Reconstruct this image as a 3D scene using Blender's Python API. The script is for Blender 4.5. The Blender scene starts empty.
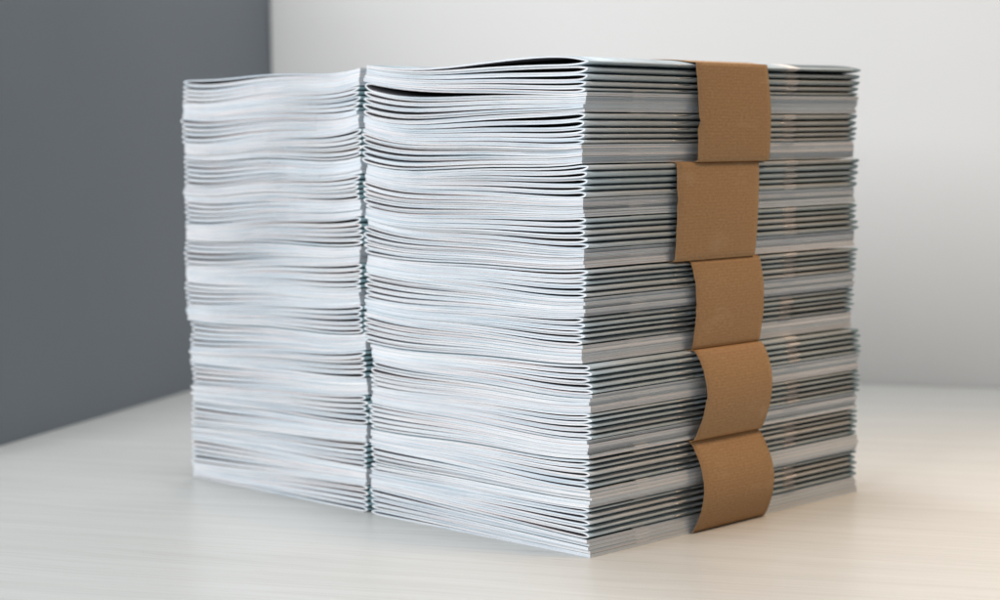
import bpy, math
import numpy as np
rng = np.random.default_rng(11)
S = bpy.context.scene
COL = S.collection
MM = .001
L = .210
W = .1470
H = .2195

# ------------------------------------------------------------------ helpers
def link(o, parent=None):
    COL.objects.link(o)
    if parent is not None:
        o.parent = parent
    return o

def tag(o, label=None, cat=None, group=None, kind=None):
    for k, v in (('label', label), ('category', cat), ('group', group), ('kind', kind)):
        if v: o[k] = v
    return o

def mesh_obj(name, verts, faces, mats, parent=None, smooth=None, midx=None, uv=None, loc=(0, 0, 0)):
    me = bpy.data.meshes.new(name)
    verts = np.asarray(verts, dtype=np.float64)
    faces = np.asarray(faces, dtype=np.int32)
    me.vertices.add(len(verts)); me.vertices.foreach_set('co', verts.ravel())
    n = faces.shape[1]
    me.loops.add(faces.size); me.loops.foreach_set('vertex_index', faces.ravel())
    me.polygons.add(len(faces))
    me.polygons.foreach_set('loop_start', np.arange(0, faces.size, n, dtype=np.int32))
    if midx is not None: me.polygons.foreach_set('material_index', np.asarray(midx, dtype=np.int32))
    me.polygons.foreach_set('use_smooth', np.asarray(smooth if smooth is not None else np.zeros(len(faces)), dtype=bool))
    for m in mats: me.materials.append(m)
    if uv is not None:
        lay = me.uv_layers.new(name='UVMap')
        lay.data.foreach_set('uv', np.asarray(uv, dtype=np.float32)[faces.ravel()].ravel())
    me.update(calc_edges=True); me.validate()
    o = bpy.data.objects.new(name, me); o.location = loc
    return link(o, parent)

def slab(name, corners, z0, z1, mat):
    """closed prism over a ccw plan polygon of four corners"""
    v = [(x, y, z0) for x, y in corners] + [(x, y, z1) for x, y in corners]
    f = [(3, 2, 1, 0), (4, 5, 6, 7)] + [(i, (i + 1) % 4, 4 + (i + 1) % 4, 4 + i) for i in range(4)]
    return mesh_obj(name, v, f, [mat])

class NT:
    def __init__(s, name):
        s.m = bpy.data.materials.new(name); s.m.use_nodes = True
        s.t = s.m.node_tree; s.t.nodes.clear()
        s.out = s.n('ShaderNodeOutputMaterial'); s.b = s.n('ShaderNodeBsdfPrincipled')
        s.l(s.b.outputs[0], s.out.inputs[0])
    def n(s, typ, **k):
        x = s.t.nodes.new(typ)
        for a, v in k.items(): setattr(x, a, v)
        return x
    def l(s, a, b): s.t.links.new(a, b)
    def mix(s, fac, a, b, blend='MIX'):
        x = s.n('ShaderNodeMix', data_type='RGBA', blend_type=blend)
        for sock, v in ((x.inputs[0], fac), (x.inputs[6], a), (x.inputs[7], b)):
            if isinstance(v, bpy.types.NodeSocket): s.l(v, sock)
            else: sock.default_value = v if sock == x.inputs[0] or len(v) == 4 else (*v, 1)
        return x.outputs[2]
    def ramp(s, fac, stops, interp='LINEAR'):
        x = s.n('ShaderNodeValToRGB'); r = x.color_ramp; r.interpolation = interp
        while len(r.elements) > 1: r.elements.remove(r.elements[-1])
        r.elements[0].position, c = stops[0]; r.elements[0].color = c if len(c) == 4 else (*c, 1)
        for p, c in stops[1:]:
            e = r.elements.new(p); e.color = c if len(c) == 4 else (*c, 1)
        s.l(fac, x.inputs[0]); return x.outputs[0]
    def math(s, op, a, b=None, clamp=False):
        x = s.n('ShaderNodeMath', operation=op, use_clamp=clamp)
        for i, v in enumerate((a, b)):
            if v is None: continue
            if isinstance(v, bpy.types.NodeSocket): s.l(v, x.inputs[i])
            else: x.inputs[i].default_value = v
        return x.outputs[0]
    def noise(s, vec, scale, detail=3, rough=.5, w=None):
        x = s.n('ShaderNodeTexNoise', noise_dimensions='4D' if w is not None else '3D')
        s.l(vec, x.inputs['Vector']); x.inputs['Scale'].default_value = scale
        x.inputs['Detail'].default_value = detail; x.inputs['Roughness'].default_value = rough
        if w is not None: s.l(w, x.inputs['W'])
        return x.outputs[0]
    def mapping(s, vec, scale=(1, 1, 1), rot=(0, 0, 0)):
        x = s.n('ShaderNodeMapping'); s.l(vec, x.inputs[0])
        x.inputs['Scale'].default_value = scale; x.inputs['Rotation'].default_value = rot
        return x.outputs[0]
    def bump(s, h, strength, dist):
        x = s.n('ShaderNodeBump'); x.inputs['Strength'].default_value = strength
        x.inputs['Distance'].default_value = dist; s.l(h, x.inputs['Height'])
        s.l(x.outputs[0], s.b.inputs['Normal'])

# ------------------------------------------------------------------ materials
def mat_pages():
    t = NT('white_paper_edges'); b = t.b
    uv = t.n('ShaderNodeUVMap').outputs[0]; oi = t.n('ShaderNodeObjectInfo').outputs['Random']
    w = t.math('MULTIPLY', oi, 90.)
    # uv: u along the leaf (m), v through the sheets (m): ink that bleeds to the trimmed edge
    f = t.noise(t.mapping(uv, (16, 4300, 1)), 1., 3, .6, w)
    g = t.noise(t.mapping(uv, (9, 2300, 1)), 1., 2, .5, t.math('ADD', w, 7.3))
    base = t.mix(t.ramp(t.math('FRACT', t.math('MULTIPLY', oi, 7.7)), [(.35, (0, 0, 0)), (1, (1, 1, 1))]), (.89, .885, .885), (.85, .87, .90))
    c = t.mix(t.ramp(f, [(.45, (0, 0, 0)), (.63, (1, 1, 1))]), base, (.43, .57, .68))
    c = t.mix(t.ramp(g, [(.52, (0, 0, 0)), (.68, (.85, .85, .85))]), c, (.72, .57, .55))
    t.l(c, b.inputs['Base Color']); b.inputs['Roughness'].default_value = .75
    b.inputs['Specular IOR Level'].default_value = .2
    return t.m

def mat_cover_edge():
    t = NT('coated_cover_cut_edge'); b = t.b
    uv = t.n('ShaderNodeUVMap').outputs[0]; oi = t.n('ShaderNodeObjectInfo').outputs['Random']
    n = t.noise(t.mapping(uv, (6, .5, 1)), 1., 3, .6, t.math('MULTIPLY', oi, 60.))
    c = t.ramp(n, [(.32, (.28, .37, .42)), (.47, (.56, .63, .67)), (.62, (.74, .76, .78)), (.75, (.62, .50, .48))])
    t.l(c, b.inputs['Base Color']); b.inputs['Roughness'].default_value = .6
    return t.m

def mat_dark_inner():  # innermost page faces, coloured dark to deepen the openings at the fold
    t = NT('dark_inner_page'); b = t.b
    g = t.n('ShaderNodeTexCoord').outputs['Object']
    c = t.ramp(t.noise(g, 14, 2), [(.3, (.03, .028, .03)), (.7, (.12, .115, .13))])
    t.l(c, b.inputs['Base Color']); b.inputs['Roughness'].default_value = .5
    return t.m

def mat_cover():
    t = NT('printed_cover'); b = t.b
    uv = t.n('ShaderNodeUVMap').outputs[0]
    sep = t.n('ShaderNodeSeparateXYZ'); t.l(uv, sep.inputs[0]); s, y = sep.outputs[0], sep.outputs[1]
    oi = t.n('ShaderNodeObjectInfo').outputs['Random']
    n1 = t.noise(t.mapping(uv, (3, 9, 1)), 1., 4, .55)
    pale = t.ramp(n1, [(.3, (.20, .285, .33)), (.5, (.35, .43, .475)), (.7, (.52, .575, .60))])
    # a curved boundary between the printed fields
    yy = t.math('ADD', y, t.math('MULTIPLY', s, -.10))
    dark = t.ramp(t.noise(t.mapping(uv, (5, 30, 1)), 1., 3), [(.35, (.012, .030, .033)), (.6, (.035, .062, .066)), (.75, (.09, .14, .15))])
    m_cream = t.math('GREATER_THAN', yy, .705)
    m_dark = t.math('GREATER_THAN', yy, .748)
    m_end = t.ramp(yy, [(.915, (0, 0, 0)), (.935, (1, 1, 1))])
    c = t.mix(m_cream, pale, (.80, .75, .70))
    c = t.mix(m_dark, c, dark)
    c = t.mix(m_end, c, (.06, .095, .10))
    # ink cracked and rubbed along the fold of the spine
    rub = t.ramp(s, [(.0, (1, 1, 1)), (.008, (1, 1, 1)), (.017, (0, 0, 0))])
    spine_c = t.mix(t.ramp(oi, [(.2, (0, 0, 0)), (.8, (1, 1, 1))]), (.34, .405, .435), (.43, .43, .42))
    sp_n = t.noise(t.mapping(uv, (40, 60, 1)), 1., 4, .6)
    spine_c = t.mix(t.math('MULTIPLY', sp_n, .28), spine_c, (.62, .62, .60))
    creamsp = t.math('MULTIPLY', m_cream, t.math('SUBTRACT', 1., m_dark))
    spine_c = t.mix(t.math('MULTIPLY', creamsp, t.ramp(t.math('FRACT', t.math('MULTIPLY', oi, 13.3)), [(.1, (.1,) * 3), (.7, (.9,) * 3)])), spine_c, (.74, .70, .68))
    spine_c = t.mix(t.ramp(y, [(.965, (0, 0, 0)), (.975, (1, 1, 1))]), spine_c, (.17, .27, .30))
    fac = t.math('MULTIPLY', rub, .85)
    c = t.mix(fac, c, spine_c)
    t.l(c, b.inputs['Base Color']); b.inputs['Roughness'].default_value = .38
    b.inputs['Specular IOR Level'].default_value = .45
    return t.m

def mat_kraft():
    t = NT('kraft_paper'); b = t.b
    g = t.n('ShaderNodeTexCoord').outputs['Object']
    uv = t.n('ShaderNodeUVMap').outputs[0]
    fib = t.noise(t.mapping(uv, (500, 900, 1)), 1., 4, .7)
    blot = t.noise(g, 55, 4, .6)
    sep = t.n('ShaderNodeSeparateXYZ'); t.l(uv, sep.inputs[0])
    wave = t.n('ShaderNodeTexWave', wave_type='BANDS', bands_direction='Y')
    t.l(uv, wave.inputs[0]); wave.inputs['Scale'].default_value = 210.; wave.inputs['Distortion'].default_value = .9
    wave.inputs['Detail'].default_value = 2; wave.inputs['Detail Scale'].default_value = 2.
    rib = wave.outputs['Fac']
    c = t.ramp(fib, [(.25, (.285, .165, .073)), (.5, (.375, .23, .11)), (.78, (.47, .305, .16))])
    c = t.mix(t.math('MULTIPLY', blot, .35), c, (.33, .17, .072))
    c = t.mix(t.math('MULTIPLY', rib, .20), c, (.26, .13, .055))
    oi = t.math('MULTIPLY', t.n('ShaderNodeObjectInfo').outputs['Random'], 40.)
    fleck = t.noise(t.mapping(uv, (900, 420, 1)), 1., 1, .5, oi)
    c = t.mix(t.ramp(fleck, [(.70, (0, 0, 0)), (.78, (.35, .35, .35))]), c, (.16, .085, .04))
    scuff = t.noise(t.mapping(uv, (26, 60, 1)), 1., 5, .7, oi)
    c = t.mix(t.ramp(scuff, [(.56, (0, 0, 0)), (.72, (.35, .35, .35))]), c, (.56, .40, .25))
    t.l(c, b.inputs['Base Color']); b.inputs['Roughness'].default_value = .62
    b.inputs['Specular IOR Level'].default_value = .3
    t.bump(t.math('ADD', t.math('MULTIPLY', rib, .4), fib), .22, .0002)
    return t.m

def mat_metal():
    t = NT('staple_wire'); b = t.b
    g = t.n('ShaderNodeTexCoord').outputs['Object']
    t.l(t.ramp(t.noise(g, 900), [(.3, (.30, .30, .31)), (.7, (.5, .5, .5))]), b.inputs['Base Color'])
    b.inputs['Metallic'].default_value = 1; b.inputs['Roughness'].default_value = .35
    return t.m

ANG = math.atan2(.455, .890)          # grain of the wood runs along the table's back edge
def mat_table():
    t = NT('white_stained_wood'); b = t.b
    g = t.n('ShaderNodeTexCoord').outputs['Object']
    r = t.n('ShaderNodeMapping', vector_type='TEXTURE'); t.l(g, r.inputs[0]); r.inputs['Rotation'].default_value = (0, 0, ANG)
    v = r.outputs[0]
    warp = t.noise(t.mapping(v, (3, 9, 3)), 1., 2)
    va = t.n('ShaderNodeVectorMath', operation='ADD'); t.l(v, va.inputs[0])
    cmb = t.n('ShaderNodeCombineXYZ'); t.l(t.math('MULTIPLY', warp, .03), cmb.inputs[1]); t.l(cmb.outputs[0], va.inputs[1])
    fine = t.noise(t.mapping(va.outputs[0], (7, 420, 1)), 1., 4, .6)
    broad = t.noise(t.mapping(va.outputs[0], (3.2, 75, 1)), 1., 4, .62)
    pore = t.noise(t.mapping(va.outputs[0], (28, 900, 1)), 1., 3, .7)
    c = t.ramp(broad, [(.25, (.50, .505, .485)), (.5, (.555, .56, .54)), (.75, (.59, .595, .575))])
    c = t.mix(t.ramp(fine, [(.36, (.85, .85, .85)), (.5, (0, 0, 0))]), c, (.49, .485, .46))
    c = t.mix(t.ramp(pore, [(.28, (.7, .7, .7)), (.37, (0, 0, 0))]), c, (.34, .325, .30))
    t.l(c, b.inputs['Base Color'])
    t.l(t.ramp(broad, [(.3, (.40,) * 3), (.7, (.30,) * 3)]), b.inputs['Roughness'])
    b.inputs['Specular IOR Level'].default_value = .45
    t.bump(t.math('ADD', fine, t.math('MULTIPLY', pore, .5)), .25, .00025)
    return t.m

def mat_wall(name, lo, hi, scale):
    t = NT(name); b = t.b
    g = t.n('ShaderNodeTexCoord').outputs['Object']
    t.l(t.ramp(t.noise(g, scale, 4, .5), [(.3, lo), (.7, hi)]), b.inputs['Base Color'])
    b.inputs['Roughness'].default_value = .7
    t.bump(t.noise(g, 380, 3), .15, .0004)
    return t.m

M_CEDGE, M_PAGE, M_DARK, M_COVER, M_KRAFT, M_METAL, M_TABLE = mat_cover_edge(), mat_pages(), mat_dark_inner(), mat_cover(), mat_kraft(), mat_metal(), mat_table()
M_SLATE = mat_wall('slate_grey_paint', (.19, .215, .245), (.215, .238, .265), 3)
M_LIGHT = mat_wall('off_white_paint', (.77, .762, .745), (.80, .79, .775), 3)

# ------------------------------------------------------------------ the setting
E_ = np.array([-.45518, .89040]); P_ = np.array([E_[1], -E_[0]])   # left-edge direction, back-edge direction
CORNER = np.array([-.6592, .3514])
def plan(a, b): return CORNER + P_ * a + E_ * b
tbl = slab('table', [plan(0, -1.9), plan(2.4, -1.9), plan(2.4, 0), plan(0, 0)], -.03, 0, M_TABLE)
tag(tbl, 'white stained wooden table with fine straight grain carrying both booklet stacks', 'table')
wl = slab('wall_dark', [plan(-.1, -.50), plan(0, -.50) - P_ * .0005, plan(0, .1) - P_ * .0005, plan(-.1, .1)], -.9, .37, M_SLATE); tag(wl, kind='structure')
wb = slab('wall_light', [plan(.0005, .0008), plan(3.2, .0008), plan(3.2, .1), plan(.0005, .1)], -.9, 1.9, M_LIGHT); tag(wb, kind='structure')

# ------------------------------------------------------------------ booklets
S_SM = np.array([0, .06, .2, .45, .8, 1.25, 1.8, 2.6, 3.7, 5.2, 7.2, 10, 13.5, 18, 24, 31, 40, 50, 62, 75, 88, 101, 114, 126, 137]) * MM
HC, NS, HP = .155 * MM, 4, .152 * MM                       # cover sheet, four gathered sheets per half
HALF = HC + NS * HP
def warp(x, y, z, ph):
    return (z / H) * (.00045 * np.sin(y * 17 + ph + z * 9) + .0005 * np.sin(x * 21 + z * 31 + 2 * ph))

def shell(Do, Di, xr, sgn, m, Tfull, yr, tint, Wb, r, end, mult, minh, ph, z0, x0c):
    """one folded sheet: U-shaped section between depths Do and Di (functions of s), run along y"""
    s = np.append(S_SM[S_SM < Wb - .004], Wb)
    N = len(s)
    def curve(D, mh):
        T = Tfull(xr - sgn * s) / 2
        u = np.clip(s / r, 0, 1); f = np.sqrt(1 - (1 - u) ** 2)
        Ho = T * f
        dH = np.gradient(Ho, s); dH[0] = 1e3
        nl = np.sqrt(1 + dH ** 2); nx, nz = dH / nl, 1 / nl
        d = D(s)
        cx = s + d * nx; ch = Ho - d * nz
        ch = np.maximum(ch, mh); cx = np.maximum.accumulate(cx); cx[-1] = Wb + end; cx = np.minimum(cx, Wb + end)
        return cx, ch
    ox, oh = curve(Do, minh); ix, ih = curve(Di, minh * .4)
    ih = np.minimum(ih, oh - 1e-6 * 2)
    px = np.concatenate([ox[::-1], ox[1:]]); ps = np.concatenate([oh[::-1], -oh[1:]])
    qx = np.concatenate([ix[::-1], ix[1:]]); qs = np.concatenate([ih[::-1], -ih[1:]])
    # at the fold itself the outer curve closes on the middle line
    ps[N - 1] = 0; qs[N - 1] = 0
    def world(cx, cs):
        X = xr - sgn * cx
        return X, m(X) + cs
    PX, PZ = world(px, ps); QX, QZ = world(qx, qs)
    n = len(PX); ny = len(yr)
    V = []; UV = []
    for j, y in enumerate(yr):
        yv = y * L
        for X, Z, cx, dd in ((PX, PZ, px, Do), (QX, QZ, qx, Di)):
            zz = Z + warp(X, yv, Z, ph)
            V.append(np.stack([X - x0c, np.full(n, y * L + tint['jy'] - L / 2) + tint['skew'] * (X - x0c), zz - z0], 1))
            if tint['cover']:
                UV.append(np.stack([np.abs(cx) / .147, np.full(n, (y if tint['flip'] > 0 else 1 - y))], 1))
            else:
                dv = dd(np.abs(cx)) * np.sign(np.where(cx == px if X is PX else True, 1, 1))
                side = np.where(np.arange(n) < N, 0, .004)
                UV.append(np.stack([cx, dv + side + tint['k'] * .0007], 1))
    V = np.concatenate(V); UV = np.concatenate(UV)
    F = []; sm = []; mi = []
    i = np.arange(n - 1)
    def idx(j, q, i): return j * 2 * n + q * n + i
    def add(a, s_, m_):
        if sgn < 0: a = a[:, ::-1]
        F.append(a); sm.append(np.full(len(a), s_)); mi.append(np.full(len(a), m_))
    add(np.stack([idx(0, 0, i), idx(0, 1, i), idx(0, 1, i + 1), idx(0, 0, i + 1)], 1), False, 0)
    e = ny - 1
    add(np.stack([idx(e, 0, i), idx(e, 0, i + 1), idx(e, 1, i + 1), idx(e, 1, i)], 1), False, 0)
    for j in range(ny - 1):
        add(np.stack([idx(j, 0, i), idx(j, 0, i + 1), idx(j + 1, 0, i + 1), idx(j + 1, 0, i)], 1), True, mult[0])
        add(np.stack([idx(j, 1, i), idx(j + 1, 1, i), idx(j + 1, 1, i + 1), idx(j, 1, i + 1)], 1), True, mult[1])
        for q in (0, n - 1):
            a = np.array([[idx(j, 0, q), idx(j + 1, 0, q), idx(j + 1, 1, q), idx(j, 1, q)]])
            add(a if q == 0 else a[:, ::-1], False, 0)
    return V, np.concatenate(F), np.concatenate(sm), np.concatenate(mi), UV

YR = np.array([0, .2, .4, .6, .8, 1.])
GX = np.linspace(-.006, .153, 320)                        # distance from the stack's right edge, towards the left

def wire(points, rad, n=6):
    """tube mesh along a poly-line"""
    P = np.array(points, float); V = []; F = []
    for k in range(len(P)):
        d = P[min(k + 1, len(P) - 1)] - P[max(k - 1, 0)]; d /= np.linalg.norm(d)
        a = np.cross(d, (.3, .2, .93)); a /= np.linalg.norm(a); b = np.cross(d, a)
        for q in range(n):
            t = 2 * math.pi * q / n; V.append(P[k] + rad * (math.cos(t) * a + math.sin(t) * b))
        if k:
            for q in range(n):
                F.append(((k - 1) * n + q, (k - 1) * n + (q + 1) % n, k * n + (q + 1) % n, k * n + q))
    return V, F

ORD = ['first', 'second', 'third', 'fourth', 'fifth']
BUN = ['topmost', 'second', 'third', 'fourth', 'bottom']
bundle_surfaces = []

def build_stack(x0, first, front, scales, ph, groupname, follow=None):
    """100 booklets, five bundles of four fives, spines turned about every five; x0 is the right edge"""
    recs = []
    gshift = 0.
    for b in range(4, -1, -1):                            # bottom bundle first
        bshift = (([-1.0, -1.0, -1.5, 1.5, .5] if front else follow)[b] + (rng.normal(0, .15) if front else 0)) * MM; bmid = rng.uniform(-.01, .06) + (0 if front else .02) - (.02 if b == 0 else 0); bwob = rng.normal(0, .07)
        for g in range(3, -1, -1):                        # 0 is the upper five
            right = (g % 2 == 0) == (first > 0)
            gs = bshift + (rng.normal(0, .5) - (.35 * (g - 1.5) if front else 0)) * MM
            for k in range(4, -1, -1):
                base = 1.42 * (1 + .24 * rng.normal())
                G = max(.75, base) * MM * .96
                r = dict(b=b, g=g, k=k, right=right, G=G, lens=rng.uniform(-.42, .38) * MM, fl=1.,
                         jx=gs + float(np.clip(rng.normal(0, .5), -.9, .9)) * MM, jy=rng.normal(0, .40) * MM, mid=bmid + rng.normal(0, .03), wob=bwob + rng.normal(0, .09), skew=rng.normal(0, .0022),
                         r=rng.uniform(4.2, 7.6) * MM, c=rng.uniform(.25, .5))
                if b == 0 and not right: r['G'] *= 1.22 if front else 1.3
                recs.append(r)
    # a few covers that stand open, as in the picture
    def pick(b, g, k): return next(r for r in recs if (r['b'], r['g'], r['k']) == (b, g, k))
    if front:
        for (b, g, k, le) in ((0, 0, 0, 2.5), (0, 0, 1, .8), (0, 0, 2, .2), (0, 0, 3, .1), (0, 1, 0, 1.9), (0, 2, 0, .6), (0, 2, 2, .2), (1, 0, 3, .5), (2, 0, 0, .55), (4, 3, 0, .5)):
            pick(b, g, k)['lens'] = le * MM
        for k, j in enumerate((1.9, .6, .8, .1, -.4)): pick(0, 0, k)['jx'] = j * MM
        for k, j in enumerate((.6, -.2, -.6, -.7, -.9)): pick(0, 1, k)['jx'] = j * MM
        for k, j in enumerate((-.9, -1.2, -.8, -1.3, -1.6)): pick(0, 2, k)['jx'] = j * MM
        for k, j in enumerate((-1.7, -1.9, -1.6, -2.1, -2.4)): pick(0, 3, k)['jx'] = j * MM
        for k in range(5): pick(2, 3, k)['jx'] -= 1.2 * MM; pick(4, 3, k)['jx'] = (.3 + .25 * k) * MM
        for k in range(5): pick(2, 2, k)['jx'] -= .8 * MM
        pick(0, 0, 0)['r'] = 15 * MM; pick(0, 0, 1)['r'] = 8 * MM
        pick(0, 1, 0)['r'] = 6 * MM
    else:
        for (b, g, k, le) in ((0, 0, 0, 2.4), (0, 0, 1, .3), (1, 3, 4, .8), (1, 0, 2, .5)): pick(b, g, k)['lens'] = le * MM
        pick(0, 0, 0)['r'] = 9 * MM
        for r in recs: r['jx'] = float(np.clip(r['jx'], (follow[r['b']] - .9) * MM, (follow[r['b']] + .7) * MM))
    for r in recs: r['jx'] = float(np.clip(r['jx'], -3.0 * MM, 2.6 * MM))
    def gap(r, X):
        """opening of the booklet at distance X from the right edge"""
        s = (X + r['jx']) if r['right'] else (W + r['jx'] * -1 - X)
        u = np.clip(s / W, 0, 1)
        g = r['G'] * ((1 - u) ** 1.1 + r['mid'] * np.sin(np.pi * u) ** 2 + r['wob'] * np.sin(2 * np.pi * u) * u)
        lens = r['lens'] * (np.clip(u / .24, 0, 1) * (2 - np.clip(u / .24, 0, 1))) ** .8 * np.clip(1 - (u / .95) ** 2, 0, 1) ** 3
        r['open'] = np.maximum(lens, 0)
        return np.maximum(g + lens, 0) + .09 * MM
    T = [2 * HALF + gap(r, GX) for r in recs]
    # squeeze each bundle to the height the picture gives it
    out = []; z = np.zeros_like(GX)
    tops = []
    bot = []
    for b in range(4, -1, -1):
        ids = [i for i, r in enumerate(recs) if r['b'] == b]
        gsum = sum(T[i] - 2 * HALF for i in ids)
        target = H / 5 * scales[b] - .0006
        mean_gap = (target - 20 * 2 * HALF)
        fac = mean_gap / float(np.mean(gsum))
        zlo = z.copy()
        for i in ids:
            r = recs[i]; r['fac'] = fac
            t = 2 * HALF + (T[i] - 2 * HALF) * fac + 3.5e-5
            r['zb'] = z.copy(); z = z + t; r['zt'] = z.copy(); r['T'] = t; r['open'] = r['open'] * fac
        tops.append((b, zlo, z.copy()))
        z = z + .0006
    for r in recs:
        zb, zt = r['zb'], r['zt']
        m = lambda X, a=(zb + zt) / 2: np.interp(x0 - X, GX, a)
        Tf = lambda X, a=r['T'] - 3.5e-5: np.interp(x0 - X, GX, a)
        sgn = 1 if r['right'] else -1
        xr = x0 + r['jx'] if r['right'] else x0 + r['jx'] - W
        xc = x0 - W / 2
        zc = float(np.interp(W / 2, GX, zb))
        root = link(bpy.data.objects.new('booklet', None))
        root.location = (xc, L / 2, zc); root.empty_display_size = .01
        side = 'right' if r['right'] else 'left'
        ul = 'upper' if r['g'] < 2 else 'lower'
        place = ('banded bundle of the near stack' if front else 'layer of the rear left stack')
        tag(root, f"white booklet, {ORD[r['k']]} down in the {ul} spine-{side} five, {BUN[r['b']]} {place}", 'booklet', groupname)
        # how the air inside is shared out: some between the sheets, the rest as the central opening
        wts = rng.dirichlet(np.ones(NS) * 1.2)
        def slots(s, r=r, m=m, xr=xr, sgn=sgn, Tf=Tf):
            u = np.clip(s / W, 0, 1)
            share = .12 + .82 * np.clip(u / .46, 0, 1) ** 1.15
            op = np.interp(x0 - (xr - sgn * s), GX, r['open'])
            return np.maximum(Tf(xr - sgn * s) - 2 * HALF - op, 0) / 2 * share * ([.4, .65, .8, .92, .92][r['b']] if front else .85)
        tint = dict(jy=r['jy'], skew=r['skew'], cover=True, flip=(1 if r['right'] else -1) * (1 if front else -1), k=0)
        args = dict(xr=xr, sgn=sgn, m=m, Tfull=Tf, yr=YR, Wb=W - .0006, r=r['r'], ph=ph, z0=zc, x0c=xc)
        V, F, sm, mi, UV = shell(lambda s: 0 * s, lambda s: 0 * s + HC, tint=tint, end=.0001, mult=(1, 2), minh=2.5e-5 * 5, **args)
        mesh_obj('cover', V, F, [M_CEDGE, M_COVER, M_PAGE], root, sm, mi, UV)
        VV = []; FF = []; SM = []; MI = []; UU = []; off = 0
        acc = 0.
        for k in range(NS):
            acc += wts[k]
            D0 = lambda s, k=k, a=acc: HC + 4e-6 + k * HP + slots(s) * a
            D1 = lambda s, k=k, a=acc: HC + (k + 1) * HP - 2e-6 + slots(s) * a
            tint = dict(tint, cover=False, k=k)
            V, F, sm, mi, UV = shell(D0, D1, tint=tint, end=rng.uniform(-.25, .1) * MM, mult=(0, 1 if k == NS - 1 else 0), minh=2.5e-5 * (4 - k), **args)
            VV.append(V); FF.append(F + off); SM.append(sm); MI.append(mi); UU.append(UV); off += len(V)
        mesh_obj('pages', np.concatenate(VV), np.concatenate(FF), [M_PAGE, M_DARK], root, np.concatenate(SM), np.concatenate(MI), np.concatenate(UU))
        # wire staples through the fold, on the spines that show
        if front and r['right']:
            zf = float(m(np.array([xr]))[0])
            for yc in (.315, .72):
                yl = (yc * L + r['jy'])
                zz = zf + float(warp(xr, yl, zf, ph))
                a = .0058; x1 = xr + .00022 + r['skew'] * 0
                pts = [(xr - .0012, yl - a, zz), (x1, yl - a + .0002, zz), (x1, yl + a - .0002, zz), (xr - .0012, yl + a, zz)]
                pts = [(p[0] - xc, p[1] - L / 2, p[2] - zc) for p in pts]
                v, f = wire(pts, .00024)
                mesh_obj('staple', v, f, [M_METAL], root, np.ones(len(f)))
    return tops, recs

tops, recs = build_stack(0., +1, True, [1.095, 1.01, .965, .945, .975], .3, 'booklets in the near stack of banded bundles')
follow = [float(np.mean([min(r['jx'], 0) if r['b'] == 9 else r['jx'] for r in recs if r['b'] == b])) / MM for b in range(5)]
build_stack(-.1495, -1, False, [.985, .99, 1.0, 1.0, .985], 1.9, 'booklets in the rear left stack', follow)

# ------------------------------------------------------------------ kraft bands round the five near bundles
# per bundle (top first): left and right edge of the strip at fractions of the height (top to bottom), mm along the spine
BANDS = [
    dict(t=[0, .5, 1], l=[72.5, 73.4, 74.0], r=[127.2, 129.0, 129.3], bulge=1.2),
    dict(t=[0, .5, 1], l=[60.1, 59.4, 58.6], r=[122.7, 121.0, 119.7], bulge=1.0),
    dict(t=[0, .28, .62, 1], l=[71.3, 73.2, 73.4, 72.2], r=[124.3, 125.4, 125.8, 124.3], bulge=1.7),
    dict(t=[0, .22, .42, .72, 1], l=[72.0, 73.3, 74.2, 73.0, 70.5], r=[124.0, 124.8, 124.9, 124.5, 123.0], bulge=5.0),
    dict(t=[0, .25, .5, .75, 1], l=[70.0, 71.8, 72.6, 72.4, 71.0], r=[123.0, 125.5, 127.4, 127.8, 127.5], bulge=6.0),
]
BLAB = ['plain brown kraft paper band with a nicked edge around the topmost bundle',
        'brown kraft paper band set farthest left, around the second bundle from the top',
        'brown kraft paper band around the middle bundle of the near stack',
        'brown kraft paper band pinched at its foot, around the fourth bundle from the top',
        'brown kraft paper band bulging outward around the bottom bundle, touching the table']
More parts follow.
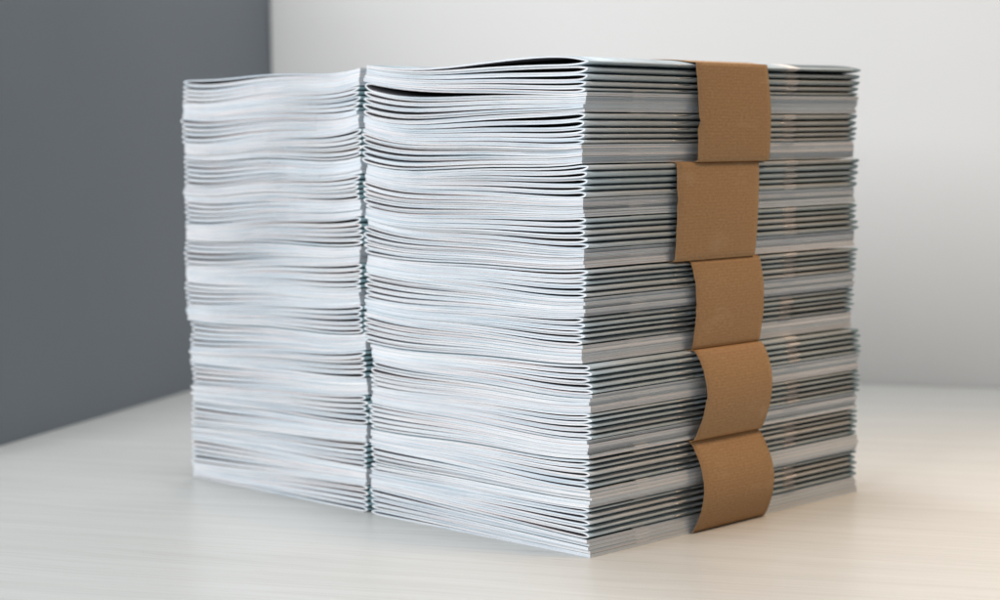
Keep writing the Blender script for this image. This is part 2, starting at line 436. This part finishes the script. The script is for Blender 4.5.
for (b, zlo, zhi) in tops:
    B = BANDS[b]
    rr = [r for r in recs if r['b'] == b]
    xmax = max((r['jx'] if r['right'] else r['jx'] - .0004) for r in rr) + .0009
    xmin = -W + min(r['jx'] for r in rr) - .0004
    g = .00018
    ztop = lambda x: float(np.interp(-x, GX, zhi)) + g
    zbot = lambda x: float(np.interp(-x, GX, zlo)) - g * (.6 if b == 4 else 1)
    path = []                                             # (x, z, t) clockwise from the top left
    for x in np.linspace(xmin + .003, -.010, 22): path.append((x, ztop(x), 0.))
    zt, zb = ztop(-.003), zbot(-.003)
    for a in np.linspace(0, 1, 6)[1:]:
        x = -.010 + a * (.010 + xmax - .0012); path.append((x, ztop(min(x, -.002)) - (.0006 * a * a if b == 0 else 0), 0.))
    NV = 26
    for a in np.linspace(0, 1, NV):
        bl = B['bulge'] * MM * math.sin(math.pi * a) ** .8
        if b in (2, 3): bl += .0002 * math.sin(2 * math.pi * a)
        z = zt - .0007 + (zb + .0007 - zt + .0007) * a
        path.append((xmax + bl, z, a))
    for a in np.linspace(0, 1, 6)[:-1]:
        x = -.010 + (1 - a) * (.010 + xmax - .0012); path.append((x, zbot(min(x, -.002)), 1.))
    for x in np.linspace(-.010, xmin + .003, 22): path.append((x, zbot(x), 1.))
    for a in np.linspace(0, 1, 8): path.append((xmin, zbot(xmin + .003) + .0007 + (ztop(xmin + .003) - zbot(xmin + .003) - .0014) * a, 1 - a))
    P = np.array(path); n = len(P)
    nxt = np.roll(P, -1, 0)[:, :2]; prv = np.roll(P, 1, 0)[:, :2]
    tg = nxt - prv; tg /= np.linalg.norm(tg, axis=1)[:, None]
    nrm = np.stack([-tg[:, 1], tg[:, 0]], 1)              # outward for the clockwise path
    NYB = 15
    yl = np.interp(P[:, 2], B['t'], B['l']) * MM; yr_ = np.interp(P[:, 2], B['t'], B['r']) * MM
    arc = np.concatenate([[0], np.cumsum(np.linalg.norm(np.diff(P[:, :2], axis=0), axis=1))])
    V = []; UV = []
    rough = rng.normal(0, .00010, n)
    for lay in (0, 1):
        off = (nrm * (.00024 if lay == 0 else 0))
        for j in range(NYB):
            a = j / (NYB - 1)
            le = yl + rough * (1 if 0 < b < 5 else 1)
            if b == 0: le = le + .0013 * np.exp(-((P[:, 2] - .60) / .035) ** 2) * (P[:, 2] > 0) * (P[:, 2] < 1) - .0007 * np.exp(-((P[:, 2] - .70) / .05) ** 2)
            if b == 1: le = le + .0008 * np.exp(-((P[:, 2] - .36) / .03) ** 2)
            if b == 3: le = le + .0007 * np.exp(-((P[:, 2] - .5) / .03) ** 2)
            y = le + (yr_ - le) * a
            X = P[:, 0] + off[:, 0]; Z = P[:, 1] + off[:, 1]
            on = (P[:, 2] > 0) & (P[:, 2] < 1) & (P[:, 0] > 0)
            X = X + np.where(on, .0006 * math.sin(a * 3.1) * np.sin(P[:, 2] * 3.14), 0)
            Z = Z + warp(np.minimum(X, 0), y, Z, .3)
            if b == 4: Z = np.maximum(Z, .00015 + (.00024 if lay else 0) * 0)
            V.append(np.stack([X, y, Z], 1)); UV.append(np.stack([y, arc], 1))
    V = np.concatenate(V); UV = np.concatenate(UV)
    I = lambda lay, j, i: lay * NYB * n + j * n + (i % n)
    F = []; i = np.arange(n)
    for j in range(NYB - 1):
        F.append(np.stack([I(0, j, i), I(0, j, i + 1), I(0, j + 1, i + 1), I(0, j + 1, i)], 1)[:, ::-1])
        F.append(np.stack([I(1, j, i), I(1, j + 1, i), I(1, j + 1, i + 1), I(1, j, i + 1)], 1)[:, ::-1])
    F.append(np.stack([I(0, 0, i), I(1, 0, i), I(1, 0, i + 1), I(0, 0, i + 1)], 1))
    F.append(np.stack([I(0, NYB - 1, i), I(0, NYB - 1, i + 1), I(1, NYB - 1, i + 1), I(1, NYB - 1, i)], 1))
    F = np.concatenate(F)
    sm = np.ones(len(F)); sm[-2 * n:] = 0
    c = np.array([0, .1, float(zlo[40])])
    o = mesh_obj('paper_band', V - c, F, [M_KRAFT], None, sm, None, UV, loc=c)
    tag(o, BLAB[b], 'paper band', 'kraft paper bands around the bundles')

# ------------------------------------------------------------------ camera
from mathutils import Matrix, Vector
r = Vector((.71280281, .7013146, -.00836565)); u = Vector((-.05658222, .06938971, .99598369)); d = Vector((-.69907839, .70946663, -.08914312))
cam = bpy.data.cameras.new('camera'); co = link(bpy.data.objects.new('camera', cam))
pos = Vector((.55838, -.62183, .19087))
co.matrix_world = Matrix(((r.x, u.x, -d.x, pos.x), (r.y, u.y, -d.y, pos.y), (r.z, u.z, -d.z, pos.z), (0, 0, 0, 1)))
cam.sensor_width = 36; cam.lens = 68.24; cam.clip_start = .02; cam.clip_end = 50
cam.dof.use_dof = True; cam.dof.focus_distance = .845; cam.dof.aperture_fstop = 7.5; cam.dof.aperture_blades = 9
S.camera = co

# ------------------------------------------------------------------ light
def area(name, loc, target, size, size_y, power, color):
    l = bpy.data.lights.new(name, 'AREA'); l.shape = 'RECTANGLE'; l.size = size; l.size_y = size_y
    l.energy = power; l.color = color
    o = link(bpy.data.objects.new(name, l)); o.location = loc
    o.rotation_euler = (Vector(target) - Vector(loc)).to_track_quat('-Z', 'Y').to_euler()
    return o
area('window_light', (-.06, -1.02, .62), (-.14, .05, .08), .75, .6, 14.3, (.945, .97, 1.0))
area('ceiling_light', (-.42, .12, 1.25), (-.22, .62, .45), .8, .3, 10.5, (.98, .985, 1.0))
sp = bpy.data.lights.new('warm_lamp', 'SPOT'); sp.energy = 40; sp.color = (1.0, .69, .42); sp.shadow_soft_size = .12
sp.spot_size = math.radians(44); sp.spot_blend = 1.0
so = link(bpy.data.objects.new('warm_lamp', sp)); so.location = (.42, .27, 1.15)
so.rotation_euler = (Vector((.19, .22, 0)) - so.location).to_track_quat('-Z', 'Y').to_euler()
w = bpy.data.worlds.new('World'); S.world = w; w.use_nodes = True
bg = w.node_tree.nodes['Background']; bg.inputs[0].default_value = (.98, .97, .96, 1); bg.inputs[1].default_value = .155
S.view_settings.view_transform = 'Standard'; S.view_settings.look = 'None'
S.view_settings.exposure = 0; S.view_settings.gamma = 1
S.cycles.max_bounces = 8
S.cycles.use_denoising = True
